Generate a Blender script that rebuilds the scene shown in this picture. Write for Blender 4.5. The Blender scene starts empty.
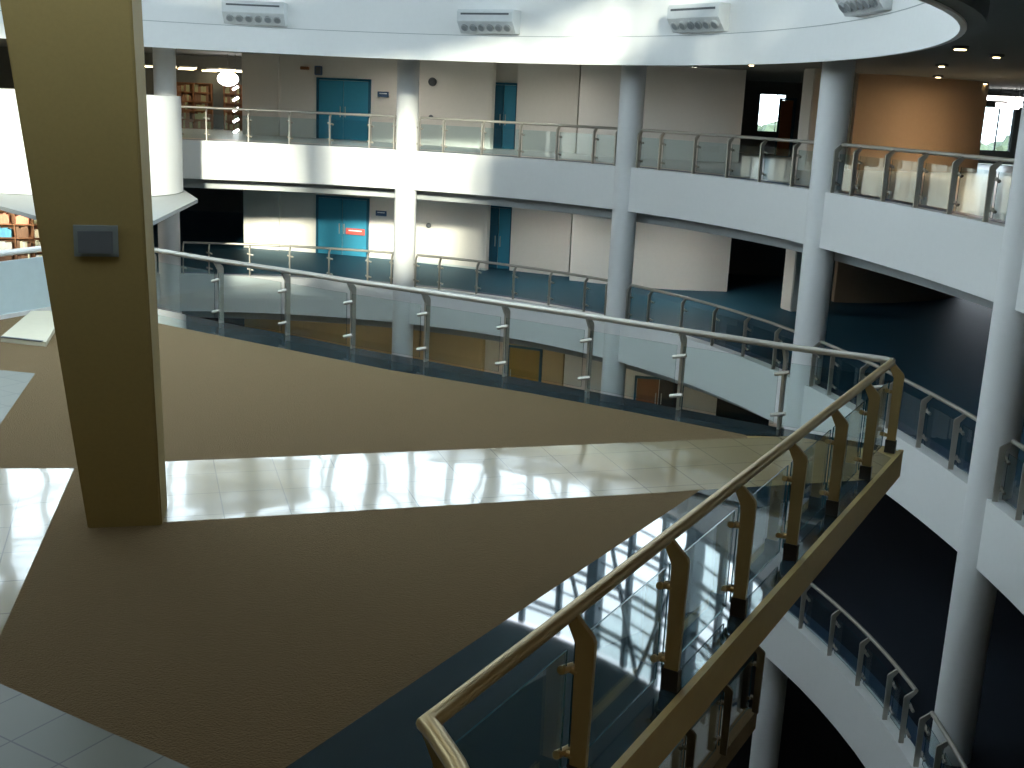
import bpy, bmesh, math, random
from mathutils import Vector, Matrix
random.seed(7)
S = bpy.context.scene
COL = S.collection
# ------------------------------------------------------------------ camera
CZ = 1.6
P_, R_ = math.radians(13.67), math.radians(2.6)
FW = Vector((0, math.cos(P_), -math.sin(P_))); R0 = Vector((1, 0, 0)); U0 = R0.cross(FW)
RT = R0 * math.cos(R_) + U0 * math.sin(R_); UP = -R0 * math.sin(R_) + U0 * math.cos(R_)
cam = bpy.data.cameras.new('camera'); cam.sensor_width = 36; cam.lens = 1146.5 / 1024 * 36
cam.clip_start = .05; cam.clip_end = 500
camo = bpy.data.objects.new('camera', cam); COL.objects.link(camo)
camo.matrix_world = Matrix(((RT.x, UP.x, -FW.x, 0), (RT.y, UP.y, -FW.y, 0), (RT.z, UP.z, -FW.z, CZ), (0, 0, 0, 1)))
S.camera = camo
# ------------------------------------------------------------------ sky, sun, exposure
w = bpy.data.worlds.new('sky'); S.world = w; w.use_nodes = True
bg = w.node_tree.nodes['Background']; bg.inputs[0].default_value = (.82, .90, 1, 1); bg.inputs[1].default_value = 8.5
sun = bpy.data.lights.new('sun', 'SUN'); sun.energy = 16; sun.angle = math.radians(3.2); sun.color = (1, .90, .74)
so = bpy.data.objects.new('sun', sun); COL.objects.link(so); so.location = (0, -40, 30)
so.rotation_euler = Vector((-.10, 1, -.268)).to_track_quat('-Z', 'Y').to_euler()
S.view_settings.view_transform = 'Standard'; S.view_settings.look = 'None'
S.view_settings.gamma = 1; S.view_settings.use_curve_mapping = False
S.view_settings.exposure = 0.12
try:
    S.cycles.max_bounces = 8; S.cycles.diffuse_bounces = 5; S.cycles.transparent_max_bounces = 24
    S.cycles.glossy_bounces = 4; S.cycles.sample_clamp_indirect = 6; S.cycles.use_denoising = True
    S.cycles.caustics_reflective = False; S.cycles.caustics_refractive = False
except Exception: pass
PI = math.pi
def lamp(name, loc, size, power, color, rot=(0, 0, 0)):
    l = bpy.data.lights.new(name, 'AREA'); l.shape = 'DISK'; l.size = size; l.energy = power; l.color = color
    o = bpy.data.objects.new(name, l); COL.objects.link(o); o.location = loc; o.rotation_euler = rot
    return o
# ------------------------------------------------------------------ materials
MT = {}
def mat(name, col, rough=.6, metal=0, spec=.5, emit=0, noise=None, bump=0, scale=8, coat=0):
    m = bpy.data.materials.new(name); m.use_nodes = True; nt = m.node_tree; b = nt.nodes['Principled BSDF']
    b.inputs['Base Color'].default_value = (*col, 1); b.inputs['Roughness'].default_value = rough
    b.inputs['Metallic'].default_value = metal; b.inputs['Specular IOR Level'].default_value = spec
    b.inputs['Coat Weight'].default_value = coat
    if emit: b.inputs['Emission Color'].default_value = (*col, 1); b.inputs['Emission Strength'].default_value = emit
    tc = nt.nodes.new('ShaderNodeTexCoord'); nz = nt.nodes.new('ShaderNodeTexNoise'); nz.inputs['Scale'].default_value = scale
    nz.inputs['Detail'].default_value = 6
    nt.links.new(tc.outputs['Object'], nz.inputs['Vector'])
    k = .06 if noise is None else noise
    r = nt.nodes.new('ShaderNodeMixRGB'); r.inputs[1].default_value = (*[c * (1 - k) for c in col], 1); r.inputs[2].default_value = (*[min(1, c * (1 + k)) for c in col], 1)
    nt.links.new(nz.outputs['Fac'], r.inputs[0]); nt.links.new(r.outputs[0], b.inputs['Base Color'])
    if bump:
        bp = nt.nodes.new('ShaderNodeBump'); bp.inputs['Strength'].default_value = bump; bp.inputs['Distance'].default_value = .02
        nt.links.new(nz.outputs['Fac'], bp.inputs['Height']); nt.links.new(bp.outputs[0], b.inputs['Normal'])
    MT[name] = m; return m
def tiles(name, c1, c2, grout, size, ang, rough, wob=.0, spec=.5, coat=0, off=(0, 0), wobs=1.2):
    m = mat(name, c1, rough, spec=spec, coat=coat); nt = m.node_tree; b = nt.nodes['Principled BSDF']
    b.inputs['Coat Roughness'].default_value = .03
    tc = nt.nodes['Texture Coordinate']; mp = nt.nodes.new('ShaderNodeMapping')
    mp.inputs['Rotation'].default_value = (0, 0, -math.radians(ang)); mp.inputs['Location'].default_value = (*off, 0)
    br = nt.nodes.new('ShaderNodeTexBrick'); br.offset = 0; br.inputs['Scale'].default_value = 1
    br.inputs['Brick Width'].default_value = size; br.inputs['Row Height'].default_value = size; br.inputs['Mortar Size'].default_value = .006
    br.inputs['Color1'].default_value = (*c1, 1); br.inputs['Color2'].default_value = (*c2, 1); br.inputs['Mortar'].default_value = (*grout, 1)
    nt.links.new(tc.outputs['Object'], mp.inputs[0]); nt.links.new(mp.outputs[0], br.inputs[0]); nt.links.new(br.outputs[0], b.inputs['Base Color'])
    if wob:
        n2 = nt.nodes.new('ShaderNodeTexNoise'); n2.inputs['Scale'].default_value = wobs; n2.inputs['Detail'].default_value = 1
        nt.links.new(tc.outputs['Object'], n2.inputs[0])
        bp = nt.nodes.new('ShaderNodeBump'); bp.inputs['Strength'].default_value = 1; bp.inputs['Distance'].default_value = wob
        nt.links.new(n2.outputs['Fac'], bp.inputs['Height']); nt.links.new(bp.outputs[0], b.inputs['Normal'])
        if coat: nt.links.new(bp.outputs[0], b.inputs['Coat Normal'])
    return m
def glass(name, tint, refl=1.0, ior=1.45):
    m = bpy.data.materials.new(name); m.use_nodes = True; nt = m.node_tree; nt.nodes.clear()
    o = nt.nodes.new('ShaderNodeOutputMaterial'); mx = nt.nodes.new('ShaderNodeMixShader'); t = nt.nodes.new('ShaderNodeBsdfTransparent')
    g = nt.nodes.new('ShaderNodeBsdfGlossy'); g.inputs['Roughness'].default_value = .01; lw = nt.nodes.new('ShaderNodeLayerWeight'); lw.inputs[0].default_value = .5
    pw = nt.nodes.new('ShaderNodeMath'); pw.operation = 'POWER'; pw.inputs[1].default_value = 5; nt.links.new(lw.outputs['Facing'], pw.inputs[0])
    fr = nt.nodes.new('ShaderNodeMath'); fr.operation = 'MULTIPLY_ADD'; fr.inputs[1].default_value = .95; fr.inputs[2].default_value = .04; nt.links.new(pw.outputs[0], fr.inputs[0])
    t.inputs[0].default_value = (*tint, 1); g.inputs[0].default_value = (refl, refl, refl, 1)
    nt.links.new(fr.outputs[0], mx.inputs[0]); nt.links.new(t.outputs[0], mx.inputs[1]); nt.links.new(g.outputs[0], mx.inputs[2]); nt.links.new(mx.outputs[0], o.inputs[0])
    MT[name] = m; return m
mat('white paint', (.87, .87, .855), .55, noise=.02)
mat('column paint', (.85, .85, .84), .5, noise=.02)
mat('wall paint', (.80, .76, .69), .7, noise=.03)
mat('panel paint', (.74, .72, .67), .7, noise=.03)
mat('ochre paint', (.45, .345, .24), .7, noise=.05)
mat('ochre wall', (.55, .42, .22), .7, noise=.05)
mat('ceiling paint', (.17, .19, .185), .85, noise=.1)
mat('pillar paint', (.25, .175, .055), .75, noise=.08, scale=30)
mat('soffit grey', (.40, .42, .42), .6)
mat('carpet', (.068, .044, .018), .95, spec=.1, noise=.28, bump=.6, scale=90)
for _k, _v in (('Sheen Weight', .5), ('Sheen Roughness', .5)): MT['carpet'].node_tree.nodes['Principled BSDF'].inputs[_k].default_value = _v
MT['carpet'].node_tree.nodes['Principled BSDF'].inputs['Sheen Tint'].default_value = (1, .72, .42, 1)
mat('teal carpet', (.016, .08, .125), .55, spec=.4, noise=.15, scale=6)
mat('grey floor', (.55, .55, .54), .35, noise=.06, scale=2)
mat('navy border', (.05, .09, .16), .4)
tiles('polished tile', (.36, .285, .16), (.34, .265, .145), (.20, .155, .09), .6, 18, .12, wob=.010, coat=.36, wobs=1.0)
tiles('matt tile', (.135, .14, .105), (.12, .13, .095), (.05, .055, .05), .42, -30, .35)
tiles('dark granite', (.016, .032, .042), (.02, .038, .048), (.006, .01, .014), .6, 62, .03, wob=.00001, coat=.42, spec=.4)
mat('dark carpet', (.012, .018, .03), .8)
mat('black', (.01, .01, .012), .5)
mat('steel', (.50, .47, .41), .36, metal=.6, noise=.04)
mat('steel dark', (.20, .16, .10), .4, metal=.6)
mat('brass steel', (.44, .32, .14), .36, metal=.5, noise=.06)
mat('edge paint', (.46, .32, .115), .6, noise=.08)
mat('dark base', (.02, .018, .016), .5)
mat('door blue', (.03, .23, .35), .45, noise=.06)
mat('door blue dark', (.008, .09, .15), .45)
mat('door orange', (.65, .26, .08), .5)
mat('door ochre', (.30, .20, .04), .6)
mat('frame steel blue', (.20, .26, .30), .5)
mat('red sign', (.65, .12, .10), .5)
mat('sign blue', (.05, .10, .2), .4)
mat('cream board', (.72, .66, .50), .6)
mat('ac body', (.66, .68, .68), .45)
mat('ac grey', (.25, .27, .28), .6)
mat('ac dark', (.10, .11, .12), .6)
mat('wood brown', (.22, .09, .03), .6, noise=.2)
mat('leaves', (.045, .065, .04), .9, noise=.3)
mat('ground', (.07, .085, .06), .95, noise=.2)
mat('lamp warm', (1, .78, .42), .5, emit=9)
mat('lamp white', (1, .93, .9), .5, emit=10)
mat('parapet blue', (.60, .72, .76), .35)
mat('glass edge', (.02, .09, .11), .15)
glass('rail glass', (.93, .98, .975)); glass('window glass', (.9, .95, .95))
glass('gallery glass', (.86, .94, .96))
# ------------------------------------------------------------------ mesh helpers
def tag(o, label=None, cat=None, group=None, kind=None):
    if label: o['label'] = label
    if cat: o['category'] = cat
    if group: o['group'] = group
    if kind: o['kind'] = kind
    return o
def link(name, bm, m, parent=None, smooth=False):
    me = bpy.data.meshes.new(name); bmesh.ops.recalc_face_normals(bm, faces=bm.faces[:]); bm.to_mesh(me); bm.free()
    for mm in (m if isinstance(m, (list, tuple)) else [m]): me.materials.append(MT[mm])
    if smooth:
        for p in me.polygons: p.use_smooth = True
        try: me.set_sharp_from_angle(angle=math.radians(40))
        except Exception: pass
    o = bpy.data.objects.new(name, me); COL.objects.link(o)
    if parent: o.parent = parent; o.matrix_parent_inverse = parent.matrix_world.inverted() if False else Matrix.Translation(-parent.location)
    return o
def empty(name, loc, label, cat, group=None):
    o = bpy.data.objects.new(name, None); COL.objects.link(o); o.location = loc; o.empty_display_size = .2
    return tag(o, label, cat, group)
def prism(bm, pts, z0, z1, mi=0):
    a = [bm.verts.new((p[0], p[1], z0)) for p in pts]; b = [bm.verts.new((p[0], p[1], z1)) for p in pts]; n = len(pts)
    fs = [bm.faces.new(a[::-1]), bm.faces.new(b)] + [bm.faces.new((a[i], a[(i + 1) % n], b[(i + 1) % n], b[i])) for i in range(n)]
    for f in fs: f.material_index = mi
def box(bm, c, s, rz=0, bev=0):
    r = bmesh.ops.create_cube(bm, size=1, matrix=Matrix.Translation(c) @ Matrix.Rotation(rz, 4, 'Z') @ Matrix.Diagonal((*s, 1)))
    if bev: bmesh.ops.bevel(bm, geom=list({e for v in r['verts'] for e in v.link_edges}), offset=bev, segments=2, affect='EDGES')
def seg(bm, a, b, wd, ht=None):
    """bar of rectangular section from a to b"""
    a, b = Vector(a), Vector(b); d = b - a; L = d.length; ht = ht or wd
    q = d.to_track_quat('X', 'Z').to_matrix().to_4x4()
    bmesh.ops.create_cube(bm, size=1, matrix=Matrix.Translation((a + b) / 2) @ q @ Matrix.Diagonal((L, wd, ht, 1)))
def tube(bm, pts, r, n=10):
    pts = [Vector(p) for p in pts]; rings = []
    for i, p in enumerate(pts):
        d0 = (pts[i] - pts[i - 1]).normalized() if i else None; d1 = (pts[i + 1] - pts[i]).normalized() if i < len(pts) - 1 else None
        d = ((d0 or d1) + (d1 or d0)).normalized(); k = 1 / max(.5, d.dot(d1 or d0))
        u = Vector((0, 0, 1)).cross(d)
        u = u.normalized() if u.length > 1e-3 else Vector((1, 0, 0)); v = d.cross(u)
        rings.append([bm.verts.new(p + u * math.cos(2 * PI * j / n) * r * k + v * math.sin(2 * PI * j / n) * r) for j in range(n)])
    for a, b in zip(rings, rings[1:]):
        for j in range(n): bm.faces.new((a[j], a[(j + 1) % n], b[(j + 1) % n], b[j]))
    bm.faces.new(rings[0][::-1]); bm.faces.new(rings[-1])
def cyl(bm, x, y, z0, z1, r, n=40, r1=None):
    bmesh.ops.create_cone(bm, cap_ends=True, segments=n, radius1=r, radius2=r if r1 is None else r1, depth=z1 - z0, matrix=Matrix.Translation((x, y, (z0 + z1) / 2)))
# plan curve of the galleries (around C) and of the top opening (around C3)
def Rg(t): return 17.98 * (1 - .061 * math.cos(2 * t) - .054 * math.sin(2 * t) - .034 * math.cos(3 * t) + .009 * math.sin(3 * t))
def Rt(t): return 14.403 * (1 + .02 * math.cos(2 * t) + .015 * math.sin(2 * t) - .038 * math.cos(3 * t) + .003 * math.sin(3 * t))
def curve(fn, cx, cy): return lambda deg, off=0: (cx + (fn(math.radians(deg)) + off) * math.cos(math.radians(deg)), cy + (fn(math.radians(deg)) + off) * math.sin(math.radians(deg)))
G = curve(Rg, -8.311, 19.966)
T = curve(Rt, -7.839, 20.169)
L0c = curve(lambda t: 19.9, -12.5, 18.2)
def ring(bm, fn, a0, a1, o0, o1, z0, z1, step=2.5):
    """solid annular sector between offsets o0..o1, angles a0..a1, heights z0..z1"""
    n = max(1, int(round((a1 - a0) / step))); full = abs(a1 - a0 - 360) < 1e-6
    A = [a0 + (a1 - a0) * i / n for i in range(n if full else n + 1)]
    R = [[bm.verts.new((*fn(a, o), z)) for o, z in ((o0, z0), (o1, z0), (o1, z1), (o0, z1))] for a in A]
    m = len(R)
    for i in range(m if full else m - 1):
        p, q = R[i], R[(i + 1) % m]
        for j in range(4): bm.faces.new((p[j], p[(j + 1) % 4], q[(j + 1) % 4], q[j]))
    if not full: bm.faces.new(R[0][::-1]); bm.faces.new(R[-1])
def st(name, bm, m, label, smooth=False): return tag(link(name, bm, m, None, smooth), label, None, None, 'structure')
B = bmesh.new
Z2, Z1, Z0, ZP = 0.0, -4.484, -9.5, -2.15
CEIL = 3.1
# ------------------------------------------------------------------ gallery slabs, fascias, ceilings
A0, A1 = -62, 122
for nm, z, fn, lab, fm in (('upper', Z2, G, 'upper gallery', 'grey floor'), ('middle', Z1, G, 'middle gallery', 'teal carpet'), ('lower', Z0, L0c, 'lower gallery', 'dark carpet')):
    a0, a1 = (A0, A1) if fn is G else (-60, 110)
    b = B(); ring(b, fn, a0, a1, 0, .30, z - 1.26, z); st('wall_%s_fascia' % nm, b, 'white paint', 'white curved band along the edge of the %s' % lab, True)
    b = B(); ring(b, fn, a0, a1, .30, .62, z - .02, z + .004); st('trim_%s_border' % nm, b, 'navy border', 'dark blue floor border behind the railing of the %s' % lab)
    b = B(); ring(b, fn, a0, a1, .62, 26 if z == Z0 else 24, z - .25, z); st('floor_%s_gallery' % nm, b, fm, 'floor of the %s' % lab)
    b = B(); ring(b, fn, a0, a1, .75, 1.05, z - 1.62, z - .25); st('trim_%s_beam' % nm, b, 'soffit grey', 'grey edge beam set back under the %s' % lab)
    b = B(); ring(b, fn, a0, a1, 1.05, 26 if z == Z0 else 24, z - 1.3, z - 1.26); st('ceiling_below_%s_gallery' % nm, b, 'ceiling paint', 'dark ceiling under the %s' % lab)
# top storey: fascia, terrace, dark ceiling
b = B(); ring(b, T, 0, 360, 0, .08, 2.737, 4.45); st('wall_top_fascia', b, 'white paint', 'broad white curved band around the top of the atrium', True)
b = B(); ring(b, T, 0, 360, -.012, 0.0, 3.44, 3.455); st('trim_fascia_joint', b, 'soffit grey', 'thin grey joint line along the top white band')
b = B(); ring(b, T, 0, 360, .08, .30, 2.76, 4.45); st('ceiling_upper_rim', b, 'ceiling paint', 'dark inner rim behind the top white band')
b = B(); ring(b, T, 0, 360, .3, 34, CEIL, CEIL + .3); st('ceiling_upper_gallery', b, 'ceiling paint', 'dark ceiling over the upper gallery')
# the ground storey floor and the dark basement
b = B(); prism(b, [(-50, -14), (34, -14), (34, 62), (-50, 62)], -18.6, -18.2); st('floor_basement', b, 'black', 'dark floor at the bottom of the atrium')
# ------------------------------------------------------------------ glazed drum and roof
DZ0, DZ1 = 4.45, 9.6
b = B(); SKY = [((2.6, 13.4), 1.9, 'small'), ((-7.4, 17.4), 4.2, 'large')]; es = []  # skylights added to bring more daylight and sun onto the curved bands
for (cx, cy), r, n in [((-7.84, 20.17), 15, 96)] + [(c, r, 48) for c, r, _ in SKY]:
    vs = [b.verts.new((cx + r * math.cos(2 * PI * k / n), cy + r * math.sin(2 * PI * k / n), DZ1)) for k in range(n)]
    es += [b.edges.new((vs[k], vs[(k + 1) % n])) for k in range(n)]
bmesh.ops.triangle_fill(b, edges=es, use_beauty=True)
ex = bmesh.ops.extrude_face_region(b, geom=b.faces[:])
for v in ex['geom']:
    if isinstance(v, bmesh.types.BMVert): v.co.z += .4
st('ceiling_roof', b, 'ceiling paint', 'round roof over the atrium with two added round skylights')
for i, ((cx, cy), SR, lab) in enumerate(SKY):
    b = B(); cyl(b, cx, cy, DZ1 + .2, DZ1 + .22, SR, 64); st('window_%d' % (i + 4), b, 'window glass', lab + ' round skylight added to the atrium roof for daylight')
    b = B(); m = 2 if i == 0 else 3; SG = SR / (m + .4)
    for k in range(-m, m + 1):
        h = math.sqrt(SR ** 2 - (k * SG) ** 2); g = .12
        seg(b, (cx + k * SG, cy - h, DZ1 + .12), (cx + k * SG, cy + h, DZ1 + .12), g, .16)
        seg(b, (cx - h, cy + k * SG, DZ1 + .12), (cx + h, cy + k * SG, DZ1 + .12), g, .16)
        if k < m: seg(b, (cx + k * SG, cy - h * .7, DZ1 + .04), (cx + (k + 1) * SG, cy + h * .7, DZ1 + .04), .08, .08)
    st('trim_added_skylight_%s' % lab, b, 'frame steel blue', 'steel lattice under the %s added round skylight' % lab)
GL = [(-20, 84, DZ0, DZ1), (84, 99, DZ0, 5.3), (84, 99, 6.9, DZ1), (99, 308, DZ0, DZ1), (308, 340, 7.95, DZ1)]
b = B(); ring(b, T, 308, 340, .1, .35, DZ0, 7.95); ring(b, T, 84, 99, .1, .35, 5.3, 6.9); st('wall_drum', b, 'wall paint', 'solid wall panels in the glazed drum, the near one shaped to limit sun')  # unseen near-side panel shaped to limit where the sun falls
b = B()
for a0, a1, z0, z1 in GL: ring(b, T, a0, a1, .2, .22, z0, z1)
st('window_1', b, 'window glass', 'ring of tall glazing under the atrium roof')
b = B()
for k in range(0, 72):
    a = k * 5 + 1
    zb = 7.95 if 308 < a < 340 else DZ0
    x, y = T(a, .1); x2, y2 = T(a + 1e-3, .1); rz = math.atan2(y2 - y, x2 - x)
    if k % 3 == 0: box(b, (x, y, (zb + DZ1) / 2), (.40, .34, DZ1 - zb), rz)
    else: box(b, (x, y, (zb + DZ1) / 2), (.17, .14, DZ1 - zb), rz)
for z, s in ((4.55, .16), (5.3, .05), (5.85, .11), (6.15, .07), (6.75, .05), (7.3, .11), (7.6, .07), (8.15, .05), (8.75, .11), (9.0, .07)):
    if z > 7.9: ring(b, T, 0, 360, .05, .05 + s, z, z + s, 5)
    else: ring(b, T, -20, 308, .05, .05 + s, z, z + s, 5)
for k in range(0, 24):
    a = k * 15 + 1
    if 285 < a < 341: continue
    for (u, zu, v, zv) in ((a, DZ1, a + 7.5, DZ0), (a + 7.5, DZ0, a + 15, DZ1)) if k % 2 else ((a, DZ0, a + 7.5, DZ1), (a + 7.5, DZ1, a + 15, DZ0)):
        if k % 2 and u == a + 7.5: continue
        seg(b, (*T(u, .02), zu), (*T(v, .02), zv), .09)
st('trim_drum_lattice', b, 'frame steel blue', 'steel lattice of posts, rails and diagonal braces in the drum glazing')
# ------------------------------------------------------------------ round columns
CA = [125.5, 100.57, 76.26, 50.9, 23.5, -4.38, -31]
CL = ['round white column behind the tapered pillar, left end of the galleries', 'round white column by the blue double doors, first clear column from the left',
      'round white column in the middle of the far galleries', 'round white column left of the tan curved wall', 'tall round white column at the right edge of the photo']
for i, a in enumerate(CA):
    if i in (0, 6): continue
    x, y = G(a, .18); r = .36
    b = B(); cyl(b, x, y, -18.2, CEIL, r, 48)
    tag(link('round_column', b, 'column paint', None, True), CL[i - 1], 'column', 'round columns around the atrium')
# ------------------------------------------------------------------ railings
def clean(t): return t
def fin(bm, p, inward, z, h=1.06, inn=.15, wd=.105, th=.035, bend=.935):
    """bent flat post: upright at p, arm leaning inward to the handrail"""
    ix, iy = inward; tx, ty = -iy, ix
    prof = [(-wd * .42, 0), (-wd * .52, bend - .02), (-wd * .42, bend + .012), (inn - .035, h + .0), (inn + .02, h - .035), (wd * .5, bend - .05), (wd * .42, 0)]
    f = [[bm.verts.new((p[0] + ix * u + tx * s, p[1] + iy * u + ty * s, z + v)) for u, v in prof] for s in (-th / 2, th / 2)]
    n = len(prof); bm.faces.new(f[0][::-1]); bm.faces.new(f[1])
    for i in range(n): bm.faces.new((f[0][i], f[0][(i + 1) % n], f[1][(i + 1) % n], f[1][i]))
def railing(label, group, path, posts, z, metal, gl, inn=.15, wd=.105, shoe=False, end=None, ht=1.06, rr=.042, panes=True):
    """path(s)->(x,y) post line by arc length, posts = list of s values, inward normal computed to the left of travel"""
    s0 = posts[0]; x0, y0, _ = path(s0)
    e = empty('glass_railing', (x0, y0, z), label, 'railing', group)
    fine = []; n = max(2, int((posts[-1] - posts[0]) / .35))
    for i in range(n + 1):
        s = posts[0] + (posts[-1] - posts[0]) * i / n; x, y, nn = path(s); fine.append((x + nn[0] * inn, y + nn[1] * inn, z + ht))
    if end: fine = fine + [end] if not isinstance(end, list) else fine + end
    b = B(); tube(b, fine, rr, 12); link('handrail', b, metal, e, True)
    for s in posts:
        x, y, nn = path(s); b = B(); fin(b, (x, y), nn, z, ht, inn, wd); p = link('post', b, metal, e)
        p.matrix_parent_inverse = Matrix.Translation(-e.location)
        cw = .105 if gl == 'gallery glass' else .09
        for zz in (.20, .72):
            c = B(); tx, ty = -nn[1], nn[0]
            tube(c, [(x + nn[0] * .04, y + nn[1] * .04, z + zz), (x + nn[0] * .12, y + nn[1] * .12, z + zz)], .022, 8)
            tube(c, [(x + nn[0] * .10 - tx * cw, y + nn[1] * .10 - ty * cw, z + zz - .02), (x + nn[0] * .10 + tx * cw, y + nn[1] * .10 + ty * cw, z + zz + .03)], .031 if cw > .1 else .026, 8)
            cl = link('clamp', c, metal, p, True); cl.matrix_parent_inverse = Matrix.Translation(-e.location); 
            cl.matrix_parent_inverse = (e.matrix_world).inverted() if False else Matrix()
        if shoe:
            c = B(); box(c, (x, y, z + .075), (.12, .06, .15), math.atan2(nn[1], nn[0])); q = link('post_base', c, 'dark base', e)
    if panes:
        for s, t in zip(posts, posts[1:]):
            m = max(1, int(round((t - s) / .5))); b = B()
            P = []
            for i in range(m + 1):
                q = s + .05 + (t - s - .1) * i / m; x, y, nn = path(q); P.append(((x + nn[0] * .085, y + nn[1] * .085), (x + nn[0] * .095, y + nn[1] * .095)))
            vs = [[b.verts.new((*u, zz)) for u, zz in ((p[0], z + .07), (p[1], z + .07), (p[1], z + .86), (p[0], z + .86))] for p in P]
            for p, q in zip(vs, vs[1:]):
                for j in range(4): b.faces.new((p[j], p[(j + 1) % 4], q[(j + 1) % 4], q[j])).material_index = 0 if j in (1, 3) else 1
            b.faces.new(vs[0][::-1]).material_index = 1; b.faces.new(vs[-1]).material_index = 1
            link('glass_panel', b, (gl, 'glass edge'), e)
    return e
def polar_path(fn, aref, off=.08):
    """arc length path clockwise (descending angle) starting at aref"""
    tab = [(0, aref)]; a = aref; x, y = fn(a, off); L = 0
    while a > aref - 60:
        a -= .1; x2, y2 = fn(a, off); L += math.hypot(x2 - x, y2 - y); x, y = x2, y2; tab.append((L, a))
    def f(s):
        for (l0, a0), (l1, a1) in zip(tab, tab[1:]):
            if l1 >= s: a = a0 + (a1 - a0) * (s - l0) / (l1 - l0); break
        x, y = fn(a, off); x2, y2 = fn(a, off + .01); d = math.hypot(x2 - x, y2 - y)
        return x, y, ((x2 - x) / d, (y2 - y) / d)
    f.length = lambda a1: next(l for l, a in tab if a <= a1)
    return f
def bay(fn, a_hi, a_lo, z, label, group, lo_gap=.45, hi_gap=.45):
    p = polar_path(fn, a_hi); L = p.length(a_lo); s0, s1 = hi_gap, L - lo_gap; W = s1 - s0
    fr = [0, .119, .31, .5, .69, .881, 1]
    return railing(label, group, p, [s0 + W * q for q in fr], z, 'steel', 'gallery glass')
names = ['left bay, in front of the double doors', 'second bay, in front of the narrow door', 'third bay, right of the centre column', 'fourth bay, before the tan wall', 'fifth bay, at the right edge']
for z, lv in ((Z2, 'upper'), (Z1, 'middle')):
    for i in range(1, 6):
        bay(G, CA[i], CA[i + 1], z, 'steel and glass railing of the %s gallery, %s' % (lv, names[i - 1]), 'railings of the %s gallery' % lv)
# lower gallery: angles of its own curve nearest the columns
def ang(cx, cy, x, y): return math.degrees(math.atan2(y - cy, x - cx))
x, y = G(CA[5], 0); aL = ang(-12.5, 18.2, x, y); x, y = G(CA[4], 0); aM = ang(-12.5, 18.2, x, y)
bay(L0c, aM, aL, Z0, 'steel and glass railing of the lower gallery left of the tall right column', 'railings of the lower gallery', .38, .4)
bay(L0c, aL, aL - 24, Z0, 'steel and glass railing of the lower gallery in the bottom right corner', 'railings of the lower gallery', .4, .42)
# ------------------------------------------------------------------ platform (a prow-shaped landing)
FAR = [(-6.34, 19.86), (-4.90, 18.86), (-3.66, 18.12), (-2.46, 17.32), (-1.25, 16.62), (-.08, 15.90), (1.08, 15.2), (2.28, 14.42), (3.40, 13.72), (4.47, 13.20)]
TIP = (4.62, 12.93)
ND = Vector((-4.69, -8.39)).normalized()
def near(s): return (TIP[0] + ND.x * s, TIP[1] + ND.y * s)
N10 = near(10.4)
out = [(-8.75, 17.0), (-8.0, 19.6)] + FAR + [TIP, N10, (.2, 2.2), (-3, 1.2), (-10.5, 2), (-12, 10)]
b = B(); prism(b, out, ZP - .30, ZP - .012); st('floor_landing_slab', b, 'edge paint', 'prow-shaped landing slab with ochre edge')
# carpets, tiles and granite lie on the slab as thin inlays (all top out at ZP)
def inlay(name, pts, m, label, dz=0): 
    b = B(); prism(b, pts, ZP - .012, ZP + dz); return st(name, b, m, label)
# stripe: upper edge line U, lower edge line D
U0p, U1p = (-3.80, 11.26), (3.42, 13.40)
Dp0, Dp1, Dp2 = (-4.1, 9.30), (1.98, 11.19), (3.9, 11.80)
inE = lambda s, o=.05: (near(s)[0] - o * -ND.y * -1 if False else near(s)[0] + o * ND.y, near(s)[1] - o * ND.x)
# far granite border inner line
BI = [(-5.9, 18.55), (-4.4, 17.6), (-1.75, 15.93), (.25, 14.95), (1.62, 14.15), (2.85, 13.36)]
tip_in = (4.42, 13.0)
inlay('floor_granite_border', [(-6.9, 19.62)] + FAR[:-1] + [(4.40, 13.16), (4.3, 12.95)] + [(3.42, 13.40)] + BI[::-1] + [(-6.9, 19.2)], 'dark granite', 'dark blue granite border along the far railing of the landing')
g0 = inE(9.9)
inlay('floor_granite_triangle', [Dp1, Dp2, inE(1.15), inE(9.9), (-.62, 4.1), (-1.2, 5.86)], 'dark granite', 'dark polished granite triangle mirroring the roof lattice')
inlay('floor_tile_stripe', [(-3.85, 11.24), (2.85, 13.23), (3.42, 13.40), (4.3, 12.95), inE(.35), inE(1.15), Dp2, Dp1, (-3.5, 9.47)], 'polished tile', 'polished beige tile stripe reflecting the daylight')
inlay('floor_tile_left', [(-9.0, 10.0), (-5.35, 10.82), (-4.37, 10.98), (-3.35, 6.75), (-9.0, 5.2)], 'polished tile', 'polished tile area left of the tapered pillar')
inlay('floor_carpet_near', [(-4.37, 10.98), (-3.85, 11.24), (-3.5, 9.47), Dp1, (-1.2, 5.86), (-.62, 4.1), (-.4, 3.6), (-1.62, 5.75), (-3.35, 6.75)], 'carpet', 'brown carpet area in the foreground')
inlay('floor_tile_near', [(-3.35, 6.75), (-1.62, 5.75), (-.4, 3.6), (-.3, 2.6), (-8, 2.6), (-9.0, 5.2)], 'matt tile', 'greenish matt floor tiles in the bottom left corner')
inlay('floor_carpet_far', [(-6.9, 19.2)] + BI + [(2.85, 13.23), (-3.85, 11.24), (-4.37, 10.98), (-5.35, 10.82), (-5.9, 13.0), (-6.35, 14.8), (-8.0, 15.1), (-10, 14.85), (-8.75, 17.0), (-8.3, 18.9)], 'carpet', 'beige brown carpet area beyond the tile stripe')
inlay('floor_tile_far_left', [(-9.0, 10.0), (-5.35, 10.82), (-5.9, 13.0), (-6.35, 14.8), (-8.0, 15.1), (-12, 14.6), (-12, 10)], 'matt tile', 'grey tile area at the left edge of the landing')
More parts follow.
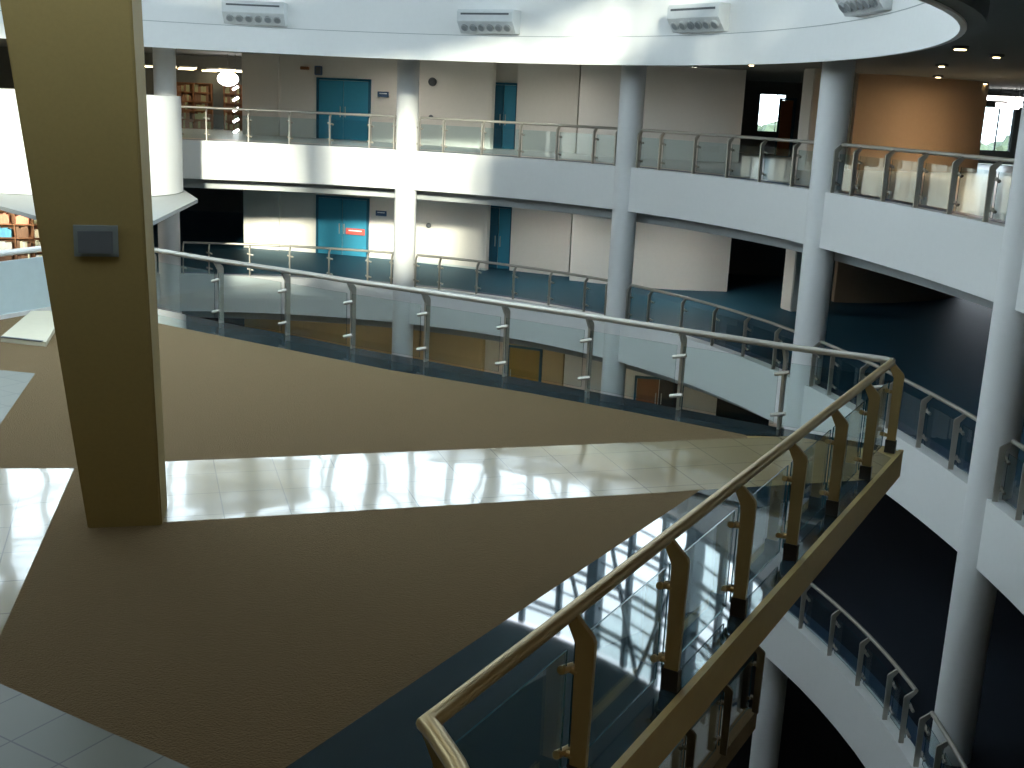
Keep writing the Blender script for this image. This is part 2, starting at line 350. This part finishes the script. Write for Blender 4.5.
b = B(); prism(b, [near(-.02), near(10.3), inE(10.3, .05), inE(.0, .05)], ZP - .01, ZP + .02); st('trim_landing_edge', b, 'edge paint', 'ochre brown edge strip of the landing under the near railing')
# near railing
def npath(s):
    n = Vector((ND.y, -ND.x)); 
    if n.x > 0: n = -n
    return near(s)[0] + n.x * .13, near(s)[1] + n.y * .13, (n.x, n.y)
railing('golden brown steel and glass railing in the foreground running to the prow tip', 'railings of the landing', npath, [.12, 1.35, 2.72, 4.12, 5.5, 6.88, 8.27, 9.68], ZP, 'brass steel', 'rail glass',
        inn=.105, wd=.112, shoe=True, end=[(-.27, 4.53, ZP + 1.06), (-.16, 4.28, ZP + 1.06), (.06, 3.55, ZP + 1.06)], rr=.045)
# far railing
FL = [Vector(p) for p in ([(-7.0, 20.0)] if False else []) + FAR]
cum = [0]
for p, q in zip(FL, FL[1:]): cum.append(cum[-1] + (q - p).length)
def fpath(s):
    s = min(max(s, 0), cum[-1] - 1e-4)
    i = max(k for k in range(len(cum) - 1) if cum[k] <= s + 1e-9); d = FL[i + 1] - FL[i]; p = FL[i] + d * ((s - cum[i]) / (cum[i + 1] - cum[i]))
    dd = (FL[min(i + 2, len(FL) - 1)] - FL[max(i - 1, 0)]).normalized(); n = Vector((dd.y, -dd.x))
    return p.x + n.x * .04, p.y + n.y * .04, (n.x, n.y)
# posts at photographed places
def s_at_x(x):
    for i in range(len(FL) - 1):
        if FL[i].x <= x <= FL[i + 1].x: return cum[i] + (cum[i + 1] - cum[i]) * (x - FL[i].x) / (FL[i + 1].x - FL[i].x)
fp = [.05] + [s_at_x(v) for v in (-4.88, -3.62, -2.46, -1.27, -.09, 1.05, 2.2, 3.35)] + [cum[-1] - .1]
railing('pale steel and glass railing along the far edge of the landing', 'railings of the landing', fpath, fp, ZP, 'steel', 'rail glass', inn=.12, end=[(4.40, 13.0, ZP + 1.06)])
# pale parapet left of the pillar
e = empty('glass_parapet', (-8.1, 18.5, ZP), 'pale blue glass parapet with white top rail at the left edge of the landing', 'parapet')
PL = [(-10.6, 13.6), (-9.3, 16.2), (-8.36, 18.3), (-7.92, 19.25), (-6.9, 19.95)]
b = B()
for p, q in zip(PL, PL[1:]): seg(b, (*p, ZP + .5), (*q, ZP + .5), .04, .86)
link('glass_panel', b, 'parapet blue', e)
b = B(); tube(b, [(*p, ZP + 1.06) for p in PL], .05, 12); link('handrail', b, 'white paint', e, True)
b = B()
for p, q in zip(PL, PL[1:]): seg(b, (*p, ZP + .035), (*q, ZP + .035), .09, .07)
link('base_rail', b, 'white paint', e)
# cream board on the floor
b = B(); prism(b, [(-7.62, 16.62), (-6.86, 16.42), (-7.55, 18.9), (-8.05, 18.75)], ZP, ZP + .07)
e = empty('floor_board', (-7.5, 17.5, ZP), 'cream board lying on the landing floor beside the pale parapet', 'board')
link('board', b, 'cream board', e); b = B(); seg(b, (-7.6, 16.62, ZP + .075), (-6.92, 16.44, ZP + .075), .05, .012); link('edge_strip', b, 'ac dark', e)
# lower landing glimpsed under the slab
LZ = -6.6
LA, LB = Vector((1.7, 11.3)), Vector((3.7, 14.8))
LD = (LA - LB).normalized()
def lpath(s):
    n = Vector((LD.y, -LD.x)); p = LB + LD * s
    if n.x > 0: n = -n
    return p.x, p.y, (n.x, n.y)
b = B(); prism(b, [tuple(LB), tuple(LA + LD * 1.5), (-4, 9.5), (-4, 15.5)], LZ - .3, LZ); st('floor_lower_landing', b, 'carpet', 'brown floor of the lower landing glimpsed under the landing slab')
railing('dim steel and glass railing of the lower landing under the slab', 'railings of the landing', lpath, [.1, 1.4, 2.7, 4.0], LZ, 'steel dark', 'rail glass')
# ------------------------------------------------------------------ tapered pillar
e = empty('tapered_pillar', (-3.3, 9.8, ZP), 'dark brown tapered square pillar standing on the carpet at the left', 'pillar')
b = B()
def prow(xl, xr, dep, z):
    fl = Vector((xl, 9.45 + (xl + 3.4) * .25)); fr = Vector((xr, 9.45 + (xr + 3.4) * .25)); n = Vector((-.235, .972)) * dep
    return [(fl.x, fl.y, z), (fr.x, fr.y, z), (fr.x + n.x + .015, fr.y + n.y, z), (fl.x + n.x, fl.y + n.y, z)]
ra = [b.verts.new(v) for v in prow(-3.645, -3.04, .55, ZP)]; rb = [b.verts.new(v) for v in prow(-4.86, -3.33, 1.35, DZ1)]
# sub-divide at mid height for the recess
b.faces.new(ra[::-1]); b.faces.new(rb)
for i in range(4): b.faces.new((ra[i], ra[(i + 1) % 4], rb[(i + 1) % 4], rb[i]))
bmesh.ops.bevel(b, geom=[ed for ed in b.edges if abs(ed.verts[0].co.z - ed.verts[1].co.z) > 1], offset=.015, segments=2, affect='EDGES')
link('shaft', b, 'pillar paint', e)
fy = lambda x: 9.45 + (x + 3.4) * .25
b = B()
box(b, (-3.475, fy(-3.475) - .012, .362), (.345, .05, .255), math.atan(.25)); fi = tag(link('light_fitting', b, 'ceiling paint', e), 'dark square light fitting')
b = B(); box(b, (-3.47, fy(-3.47) - .045, .355), (.27, .02, .18), math.atan(.25)); link('cover', b, 'ac dark', fi)
# ------------------------------------------------------------------ white curved balcony and grey prow plate behind the pillar
e = empty('curved_balcony', (-12.85, 34.6, -1.5), 'white curved balcony box behind the tapered pillar above the grey ledge', 'balcony')
BP = [(-12.85 + 2.65 * math.cos(math.radians(t)), 34.6 + 2.65 * math.sin(math.radians(t))) for t in range(-90, 95, 6)] + [(-16, 36.5), (-16, 31.95)]
b = B(); prism(b, BP, -1.40, 1.41); link('parapet_wall', b, 'white paint', e, True)
b = B(); prism(b, [(-16, 30.0), (-13.73, 29.6), (-11.16, 26.75), (-9.6, 25.2), (-8.53, 26.4), (-9.24, 33.1), (-10.6, 36.3), (-16, 36.3)], -1.52, -1.42); link('ledge', b, 'soffit grey', e)
# ------------------------------------------------------------------ back walls of the galleries
def wall(name, pts, z0, z1, m, label, th=.25):
    b = B(); L = [Vector(p) for p in pts]
    back = []
    for i, p in enumerate(L):
        d = (L[min(i + 1, len(L) - 1)] - L[max(i - 1, 0)]).normalized(); back.append(p + Vector((-d.y, d.x)) * th)
    prism(b, L + back[::-1], z0, z1); return st(name, b, m, label, True)
def arcpts(c, r, a0, a1, n=14): return [(c[0] + r * math.cos(math.radians(a0 + (a1 - a0) * i / n)), c[1] + r * math.sin(math.radians(a0 + (a1 - a0) * i / n))) for i in range(n + 1)]
W1a = [(-11.1, 46.3), (-9.6, 45.95)]; W1b = [(-9.6, 46.1), (-5.9, 45.1), (-5.0, 44.75), (-3.9, 44.2), (-1.2, 42.85)]
W2 = [(-.30, 43.15), (1.9, 42.2)]; W3 = [(1.9, 41.3), (4.1, 40.4), (5.8, 40.15), (7.45, 40.3)]
TAN = [(10.9, 39.0), (11.9, 39.05), (13.0, 39.4), (14.3, 40.1), (15.6, 41.1), (16.3, 41.9)]
for z0, z1, lv, wm, pm, tm in ((Z2, CEIL, 'upper', 'wall paint', 'panel paint', 'ochre paint'), (Z1, Z2 - 1.3, 'middle', 'wall paint', 'panel paint', 'ochre paint'), (Z0, Z1 - 1.3, 'lower', 'ochre wall', 'panel paint', 'ochre wall')):
    z1 -= .002
    wall('wall_%s_left' % lv, W1a, z0, z1, wm, 'beige wall end beside the library opening, %s gallery' % lv)
    wall('wall_%s_back' % lv, W1b, z0, z1, wm, 'beige wall with the blue double doors, %s gallery' % lv)
    wall('wall_%s_centre' % lv, W2, z0, z1, wm, 'beige wall right of the narrow door, %s gallery' % lv)
    wall('wall_%s_panel' % lv, W3, z0, z1, pm, 'grey beige curved wall ending at the dark passage, %s gallery' % lv, .3)
    wall('wall_%s_tan' % lv, TAN, z0, z1, tm, 'tan curved wall on the right, %s gallery' % lv, .3)
    b = B(); box(b, (10.35, 38.4, (z0 + z1) / 2), (.5, .3, z1 - z0)); st('wall_%s_dark_strip' % lv, b, 'ceiling paint', 'dark vertical strip left of the tan wall, %s gallery' % lv)
    # inner column behind the fourth round column
    b = B(); box(b, (9.05, 37.0, (z0 + z1) / 2), (.62, .62, z1 - z0), math.radians(20), .03); tag(link('square_column', b, 'wall paint'), 'square beige column behind the round column, %s gallery' % lv, 'column', 'square columns behind the round ones')
    # deep dark back
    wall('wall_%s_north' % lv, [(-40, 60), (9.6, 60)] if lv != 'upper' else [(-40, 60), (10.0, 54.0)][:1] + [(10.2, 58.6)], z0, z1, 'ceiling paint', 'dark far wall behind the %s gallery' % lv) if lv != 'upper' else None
    wall('wall_%s_return' % lv, [(-1.2, 42.85), (-1.05, 44.2), (-.30, 44.2), (-.30, 43.15)][:3], z0, z1, wm, 'side of the narrow door recess, %s gallery' % lv, .1)
wall('wall_middle_passage_shade', [(7.6, 45.0), (12.5, 45.0)], Z1, Z2 - 1.31, 'ceiling paint', 'added dark wall standing in for shade in the passage, middle gallery')  # dark sheet added to make the passage opening read as shaded
# north wall of the upper gallery with two windows, one doorway
def wally(name, y, xs, z0, z1, m, label):
    b = B()
    for x0, x1, a, c in xs: box(b, ((x0 + x1) / 2, y, (a + c) / 2), (x1 - x0, .3, c - a))
    return st(name, b, m, label)
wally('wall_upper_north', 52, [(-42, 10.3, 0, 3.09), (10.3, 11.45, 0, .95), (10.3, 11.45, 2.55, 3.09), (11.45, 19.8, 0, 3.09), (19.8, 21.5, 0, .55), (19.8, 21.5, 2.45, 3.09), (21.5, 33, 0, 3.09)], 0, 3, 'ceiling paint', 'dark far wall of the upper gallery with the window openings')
for i, (x0, x1, a, c) in enumerate(((10.3, 11.45, .95, 2.55), (19.8, 21.5, .55, 2.45))):
    o = empty('window_%d' % (i + 2), ((x0 + x1) / 2, 52, a), ('small bright window seen past the orange door leaf', 'bright window with a view of trees, right of the tan wall')[i], None); o['kind'] = 'structure'
    b = B()
    for q in ((x0, a, x0, c), (x1, a, x1, c), (x0, a, x1, a), (x0, c, x1, c), ((x0 + x1) / 2 + .2, a, (x0 + x1) / 2 + .2, c)): seg(b, (q[0], 52, q[1]), (q[2], 52, q[3]), .06 if i else .03)
    link('window_frame', b, 'frame steel blue', o)
    b = B(); box(b, ((x0 + x1) / 2, 52.02, (a + c) / 2), (x1 - x0, .01, c - a)); link('window_pane', b, 'window glass', o)
# other outer walls
b = B(); box(b, (33, 24, -7.6), (.3, 76, 22)); st('wall_east', b, 'ceiling paint', 'outer wall on the right')
b = B(); box(b, (-42, 24, -7.6), (.3, 76, 22)); st('wall_west', b, 'wall paint', 'outer wall on the left')
b = B(); box(b, (-4.5, -12, -7.6), (76, .3, 22)); st('wall_south', b, 'wall paint', 'outer wall behind the viewpoint')
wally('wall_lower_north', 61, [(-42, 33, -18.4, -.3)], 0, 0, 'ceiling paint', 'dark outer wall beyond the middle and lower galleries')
# slab carrying the viewer
b = B(); prism(b, [(-14, -12), (20, -12), (20, 1.0), (-14, 1.0)], -.35, 0); st('floor_viewing_gallery', b, 'grey floor', 'floor of the gallery the picture is taken from')
# ------------------------------------------------------------------ doors
def ptw(a, bb, t): return Vector(a).lerp(Vector(bb), t)
n_d = 0
def door(p, q, z, h, m, label, leaves=2, m2=None, transom=0, off=.03, handle=True):
    """door leaf set on the wall line p-q facing the atrium"""
    global n_d
    n_d += 1
    p, q = Vector(p), Vector(q); d = (q - p).normalized(); n = Vector((d.y, -d.x)); rz = math.atan2(d.y, d.x); L = (q - p).length; c = (p + q) / 2 + n * off
    o = empty('door_%d' % n_d, (c.x, c.y, z), label, None); o['kind'] = 'structure'
    b = B()
    for s in (-1, 1):
        k = c + d * s * (L / 2 + .04); box(b, (k.x, k.y, z + h / 2), (.08, .10, h), rz)
    box(b, (c.x, c.y, z + h + .04), (L + .16, .10, .08), rz); link('door_frame', b, 'door blue dark', o)
    for i in range(leaves):
        w = L / leaves; k = c + d * (-L / 2 + w * (i + .5)); b = B(); box(b, (k.x, k.y, z + h / 2), (w - .02, .05, h - .02), rz, .008)
        lf = link('door_leaf', b, m2 if (m2 and i == 0) else m, o)
        if handle:
            hs = 1 if i == 0 and leaves > 1 else -1; hk = k + d * hs * (w / 2 - .1) + n * .07
            hb = B(); tube(hb, [(hk.x, hk.y, z + .85), (hk.x, hk.y, z + 1.25)], .02, 8); hh = link('door_handle', hb, 'steel', lf, True); hh.matrix_parent_inverse = Matrix()
    return o
D1 = ((-7.95, 45.66), (-5.95, 45.12)); D2 = ((-1.22, 43.65), (-.32, 43.35))
for z, lv in ((Z2, 'upper'), (Z1, 'middle')):
    door(*D1, z, 2.22, 'door blue', 'blue double door in the beige wall of the %s gallery' % lv, 2, off=.06)
    door(*D2, z, 2.30, 'door blue', 'narrow blue door in the recess of the %s gallery' % lv, 2, 'door blue dark', off=0)
door((-.13, 43.05), (1.04, 42.58), Z0, 2.1, 'door ochre', 'ochre brown door seen below the middle gallery', 1, off=.06)
door((4.5, 40.28), (6.1, 40.15), Z0, 1.75, 'black', 'dark doorway seen below the middle gallery', 2, 'wood brown', off=.06)
b = B(); prism(b, [(-1.2, 43.75), (-.3, 43.45), (-.3, 43.7), (-1.2, 44.0)], Z0, CEIL - .01); st('wall_recess_back', b, 'wall paint', 'back of the narrow door recess')
o = door((10.83, 49.9), (11.2, 49.1), 0, 2.3, 'door orange', 'orange door leaf standing open by the small window', 1)
# fittings on the walls
def plate(name, p, z, w, h, m, label, cat, grp=None, rz=-.28, text=None):
    e = empty(name, (p[0], p[1], z), label, cat, grp)
    b = B(); box(b, (p[0], p[1], z), (w, .05, h), rz, .006); link('panel', b, m, e)
    b = B(); box(b, (p[0], p[1] - .03, z + h * .15), (w * .7, .012, h * .18), rz); link('text_band', b, text or 'white paint', e)
    return e
for z, lv in ((Z2, 'upper'), (Z1, 'middle')):
    plate('door_sign', (-5.38, 44.78), z + 1.77, .44, .2, 'sign blue', 'small dark blue sign right of the double door, %s gallery' % lv, 'sign', 'signs beside the double doors')
plate('notice', (-6.42, 45.08), Z1 + .98, .80, .24, 'red sign', 'red and white notice on the blue door of the middle gallery', 'sign', text='white paint')
e = empty('wall_speaker', (-7.95, 45.45, 2.62), 'dark box fitting on the wall above the double door, upper gallery', 'speaker')
b = B(); box(b, (-7.95, 45.42, 2.55), (.26, .2, .34), -.25, .02); link('housing', b, 'sign blue', e); b = B(); box(b, (-7.95, 45.31, 2.55), (.2, .03, .26), -.25); link('grille', b, 'ac dark', e)
e = empty('exit_lamp', (-8.5, 45.5, 2.62), 'small dark lamp left of the dark box above the double door', 'lamp')
b = B(); box(b, (-8.5, 45.55, 2.62), (.34, .12, .12), -.25, .01); link('housing', b, 'wood brown', e)
for (x, yy, z, s, lab) in ((-3.45, 43.85, 2.30, .16, 'small dark round detector high on the wall, upper gallery'), (-3.47, 43.87, 1.02, .09, 'small dark knob on the wall below the detector, upper gallery'), (-3.45, 43.85, -3.0, .1, 'small dark knob on the wall, middle gallery')):
    e = empty('wall_detector', (x, yy, z), lab, 'detector'); b = B(); bmesh.ops.create_uvsphere(b, u_segments=16, v_segments=8, radius=s, matrix=Matrix.Translation((x, yy, z)) @ Matrix.Diagonal((1, .5, 1, 1))); link('dome', b, 'ac dark', e, True)
# ------------------------------------------------------------------ jet-nozzle units on the top band
def hit(x, y):
    v = FW * 1146.5 + RT * (x - 512) - UP * (y - 384); v.normalize(); lo = None
    s = 5
    while s < 60:
        X, Y = v.x * s, v.y * s
        t = math.degrees(math.atan2(Y - 20.169, X + 7.839)); r = math.hypot(X + 7.839, Y - 20.169)
        if Y > 12 and X > -20 and s > 14 and r > Rt(math.radians(t)) and t > -60 and s > 16: return t, v.z * s + CZ
        s += .02
UN = [((225, 2), (288, 25), 'leftmost of the four'), ((462, 12), (522, 34), 'second from the left on the top band'), ((672, 8), (738, 31), 'third from the left on the top band'), ((845, -14), (905, 11), 'rightmost, at the top edge')]
for (p, q, lab) in UN:
    a, za = hit(*p); c, zc = hit(*q); am = (a + c) / 2; zt = 4.12; zb = 3.50
    x, y = T(am, 0); x2, y2 = T(am, 1); n = Vector((x - x2, y - y2)).normalized(); d = Vector((-n.y, n.x)); W = 1.75
    e = empty('air_outlet', (x, y, zb), 'white box air outlet with nozzles, ' + lab, 'air outlet', 'air outlets on the top white band')
    def pt(u, v, z): r = Vector((x, y)) + d * u + n * v; return (r.x, r.y, z)
    prof = [(-.15, zt), (.42, zt), (.46, zt - .06), (.46, zb + .30), (.22, zb), (-.15, zb)]
    b = B(); f = [[b.verts.new(pt(u, v, z)) for v, z in prof] for u in (-W / 2, W / 2)]
    b.faces.new(f[0][::-1]); b.faces.new(f[1])
    for i in range(6): b.faces.new((f[0][i], f[0][(i + 1) % 6], f[1][(i + 1) % 6], f[1][i]))
    link('casing', b, 'ac body', e)
    b = B(); seg(b, pt(-W / 2 + .12, .465, zt - .12), pt(W / 2 - .12, .465, zt - .12), .012, .05); link('slot', b, 'ac dark', e)
    for k in range(6):
        u = -W / 2 + .2 + k * (W - .4) / 5; c0 = Vector(pt(u, .34, zb + .15)); dr = (Vector(pt(u, .34 + .30, zb + .15 - .24)) - c0).normalized()
        b = B(); tube(b, [c0 - dr * .03, c0 + dr * .05], .105, 14); nz = link('nozzle', b, 'soffit grey', e, True)
        b = B(); tube(b, [c0 + dr * .05, c0 + dr * .056], .08, 14); h = link('nozzle_mouth', b, 'ac grey', nz); h.matrix_parent_inverse = Matrix()
# ------------------------------------------------------------------ lamps of the building, and added fill lamps
def tubelamp(x, y, z, L, rz, m, label, grp):
    e = empty('ceiling_lamp', (x, y, z), label, 'lamp', grp)
    b = B(); box(b, (x, y, z + .05), (L + .06, .22, .06), rz, .01); link('housing', b, 'white paint', e)
    b = B(); box(b, (x, y, z), (L, .14, .05), rz); link('tube', b, m, e)
TLW = ['first', 'second', 'third', 'fourth', 'fifth', 'sixth', 'seventh', 'eighth']
for i, (x, y) in enumerate([(-19.6, 46.2), (-18.6, 46.2), (-19.2, 48.2), (-18.0, 48.2)]): tubelamp(x, y, 2.66, .75, .2, 'lamp warm', 'warm tube lamp left of the tapered pillar, %s' % ('front left', 'front right', 'back left', 'back right')[i], 'library tube lamps at the left edge')
for i, (x, y) in enumerate(sorted([(-14.2, 47.0), (-13.4, 47.0), (-13.0, 49.5), (-14.2, 49.5), (-12.2, 49.6), (-11.9, 47.2), (-13.7, 51.3), (-15.3, 47.5)], key=lambda p: p[0] / p[1])): tubelamp(x, y, 2.45, .62, .1, 'lamp warm', 'warm tube lamp inside the dark library opening, %s from the left' % TLW[i], 'library tube lamps behind the first column')
e = empty('globe_lamp', (-12.15, 48.3, 2.1), 'bright white globe lamp inside the dark library opening', 'lamp'); b = B(); bmesh.ops.create_uvsphere(b, u_segments=20, v_segments=12, radius=.36, matrix=Matrix.Translation((-12.15, 48.3, 2.12)) @ Matrix.Diagonal((1.2, 1, .8, 1))); link('globe', b, 'lamp white', e, True); b = B(); tube(b, [(-12.15, 48.3, 2.3), (-12.15, 48.3, 3.1)], .015, 6); link('cord', b, 'ac dark', e)
e = empty('hanging_lamps', (-11.61, 47.35, -.2), 'vertical string of five small bright lamps hanging in the library opening', 'lamp')
b = B(); tube(b, [(-11.61, 47.35, .1), (-11.61, 47.35, 3.1)], .012, 6); link('cord', b, 'ac dark', e)
for k in range(5):
    b = B(); tube(b, [(-11.72, 47.4, 1.70 - k * .42), (-11.5, 47.3, 1.82 - k * .42)], .05, 8); link('lamp_head', b, 'lamp white', e)
CLm = [((8.45, 23.4), 'bright one nearest the white band'), ((16.0, 41.6), 'right of the tan wall by the window'), ((10.6, 30.5), 'behind the fourth round column'), ((13.0, 37.6), 'above the tan wall'), ((6.6, 35.0), 'near the dark passage'), ((10.0, 25.5), 'at the far right')]
for i, ((x, y), lab) in enumerate(CLm):
    e = empty('downlight', (x, y, 3.05), 'recessed downlight in the dark ceiling, ' + lab, 'downlight', 'downlights in the upper ceiling')
    b = B(); cyl(b, x, y, 3.04, 3.10, .16, 20); link('trim_ring', b, 'ac dark', e); b = B(); cyl(b, x, y, 3.02, 3.045, .11 if i < 2 else .07, 20); link('bulb', b, 'lamp warm', e)
for i, (x0, x1, y, z) in enumerate(((18.5, 20.1, 47.9, 2.72), (18.6, 19.5, 46.8, 2.42), (19.3, 20.2, 47.4, 2.50))):
    e = empty('strip_light', ((x0 + x1) / 2, y, z), ('long white strip light at the right edge above the window', 'short white strip light just over the window at the right edge', 'white strip light beside the ochre board at the right edge')[i], 'lamp')
    b = B(); seg(b, (x0, y, z), (x1, y, z), .1, .13 if i == 0 else .2); link('diffuser', b, 'lamp white', e)
    b = B(); seg(b, (x0, y + .08, z), (x1, y + .08, z), .06, .2); link('housing', b, 'white paint', e)
    for xx in (x0 + .15, x1 - .15): b = B(); tube(b, [(xx, y + .08, z), (xx, y + .08, 3.1)], .015, 6); link('hanger', b, 'ac dark', e)
b = B(); box(b, (19.9, 46.0, 1.15), (.75, .3, 2.3), .2); st('wall_upper_stub', b, 'ochre wall', 'ochre wall stub at the right edge of the upper gallery')
# warm ceiling light around the viewpoint and on the tan walls
lamp('gallery_lamp_warm', (1.5, -2, 3.0), 2.5, 120, (1, .72, .34))
lamp('gallery_lamp_tan', (14.2, 36.8, 2.95), .2, 110, (1, .7, .42))
for _i, (_x, _y, _z, _p) in enumerate(((5.2, 37.2, -1.5, 80), (0.5, 39.6, -1.5, 60), (-5.5, 41.8, -1.5, 50), (5.2, 37.0, 3.0, 20), (.5, 39.6, 3.0, 40), (-5.5, 42.0, 3.0, 55))):
    _l = lamp('gallery_fill', (_x, _y, _z), .14, _p, (1, .95, .86))  # fill lights added to brighten the back walls, each in an invented fitting
    _e = empty('downlight', (_x, _y, _z + .01), 'added fill light fitting in the ceiling in front of the %s wall, %s gallery' % (('panelled', 'middle', 'left')[_i % 3], 'middle' if _i < 3 else 'upper'), 'downlight')
    b = B(); ring(b, lambda a, o, _x=_x, _y=_y: (_x + (o + .09) * math.cos(math.radians(a)), _y + (o + .09) * math.sin(math.radians(a))), 0, 360, 0, .03, _z - .01, _z + .1, 15); link('trim_ring', b, 'ac dark', _e)
lamp('gallery_lamp_library', (-18, 44, 2.9), 2, 60, (1, .75, .45))
for _x, _y, _p in ((-7.5, 42.0, 35), (-1.0, 40.0, 45), (5.0, 37.3, 40)): lamp('lower_gallery_fill', (_x, _y, Z1 - 1.32), .2, _p, (1, .85, .62))  # added fill to lift the walls below the middle gallery
# ------------------------------------------------------------------ library shelves
ORD = ['first', 'second', 'third', 'fourth', 'fifth', 'sixth', 'seventh', 'eighth', 'ninth', 'tenth', 'eleventh', 'twelfth', 'thirteenth', 'fourteenth', 'fifteenth', 'sixteenth', 'seventeenth', 'eighteenth', 'nineteenth', 'twentieth', 'last but one', 'last']
ROWN = ['lowest', 'second', 'third', 'fourth', 'fifth']
def bookcase(x, y, z, w, h, cols, rows, rz, label, grp, contents, short):
    e = empty('bookcase', (x, y, z), label, 'bookcase', grp); c, s = math.cos(rz), math.sin(rz)
    def tr(u, v): return (x + c * u - s * v, y + s * u + c * v)
    for i in range(cols + 1):
        b = B(); u = -w / 2 + w * i / cols; box(b, (*tr(u, 0), z + h / 2), (.05, .35, h), rz); link('upright', b, 'wood brown', e)
    for j in range(rows + 1):
        b = B(); box(b, (*tr(0, 0), z + h * j / rows), (w, .35, .04), rz); link('shelf', b, 'wood brown', e)
    b = B(); box(b, (*tr(0, .18), z + h / 2), (w, .02, h), rz); link('back_board', b, 'wood brown', e)
    k = 0
    for j in range(rows):
        nb = 0
        for i in range(cols):
            cc = contents[(j * cols + i) % len(contents)]
            u0 = -w / 2 + w * i / cols + .04; u1 = u0 + w / cols - .1; zb = z + h * j / rows + .022; u = u0
            while u < u1 - .13:
                bw = random.uniform(.06, .13); bh = h / rows * random.uniform(.55, .82); b = B(); box(b, (*tr(u + bw / 2, -.04), zb + bh / 2), (bw - .006, .22, bh), rz)
                mn = random.choice(cc); tag(link('book', b, mn), '%s book, %s in the %s row of the %s' % (mn.split()[-1], ORD[nb], ROWN[j], short), 'book', 'books in the ' + short); u += bw; nb += 1
for nm, c in (('cover coral', (.75, .30, .18)), ('cover blue', (.12, .42, .62)), ('cover cream', (.72, .68, .50)), ('cover brown', (.20, .10, .05)), ('cover white', (.75, .75, .72)), ('cover olive', (.28, .28, .14))): mat(nm, c, .6)
bookcase(-16.9, 39.2, Z1, 1.75, 1.85, 3, 4, .25, 'brown bookcase with bright covers at the left edge, middle gallery', 'bookcases of the library', [['cover brown'], ['cover brown', 'cover cream', 'cover white'], ['cover cream', 'cover white'], ['cover white'], ['cover cream', 'cover white', 'cover brown'], ['cover olive', 'cover cream'], ['cover blue'], ['cover blue', 'cover brown'], ['cover cream', 'cover olive', 'cover coral'], ['cover coral'], ['cover coral'], ['cover olive', 'cover coral']], 'bookcase at the left edge')
lamp('library_lamp', (-16.2, 37.6, -1.9), .6, 90, (1, .9, .75))
bookcase(-14.2, 50.6, Z2, 1.5, 1.9, 2, 5, .15, 'tall brown bookcase in the dark library, left one', 'bookcases of the library', [['cover brown', 'cover olive']], 'left dark bookcase')
bookcase(-12.2, 50.9, Z2, 1.5, 1.9, 2, 5, .15, 'tall brown bookcase in the dark library, right one', 'bookcases of the library', [['cover brown', 'cover olive']], 'right dark bookcase')
# ------------------------------------------------------------------ outside
b = B(); prism(b, [(-120, 54), (140, 54), (140, 200), (-120, 200)], -14.4, -14); tag(link('ground', b, 'ground'), 'ground outside the windows', None, None, 'structure')
for i, (x, y, r) in enumerate(((12, 84, 5.2), (21, 93, 5.5), (30, 82, 5.2), (39, 90, 5.5), (20, 108, 5.2))):
    e = empty('tree', (x, y, -14), 'green tree outside the far windows, ' + ('in the small window', 'right of the small window', 'left in the right window', 'right in the right window', 'farthest back')[i], 'tree', 'trees outside the windows')
    b = B(); cyl(b, x, y, -14, -5, .5, 10, .3); link('trunk', b, 'wood brown', e)
    b = B(); bmesh.ops.create_icosphere(b, subdivisions=4, radius=r, matrix=Matrix.Translation((x, y, -5.5)) @ Matrix.Diagonal((1, 1, 1.2, 1)))
    for v in b.verts: v.co += Vector((random.uniform(-.5, .5), random.uniform(-.5, .5), random.uniform(-.5, .5)))
    link('crown', b, 'leaves', e)
# fix parenting of sub-parts: every mesh is authored in world space
bpy.context.view_layer.update()
for o in bpy.data.objects:
    if o.parent:
        o.matrix_parent_inverse = Matrix()
        o.matrix_basis = Matrix()
def rooted(o):
    r = o
    while r.parent: r = r.parent
    return r
for o in bpy.data.objects:
    if o.type == 'MESH' and o.parent and o.parent.type == 'EMPTY': o.location = -rooted(o).location
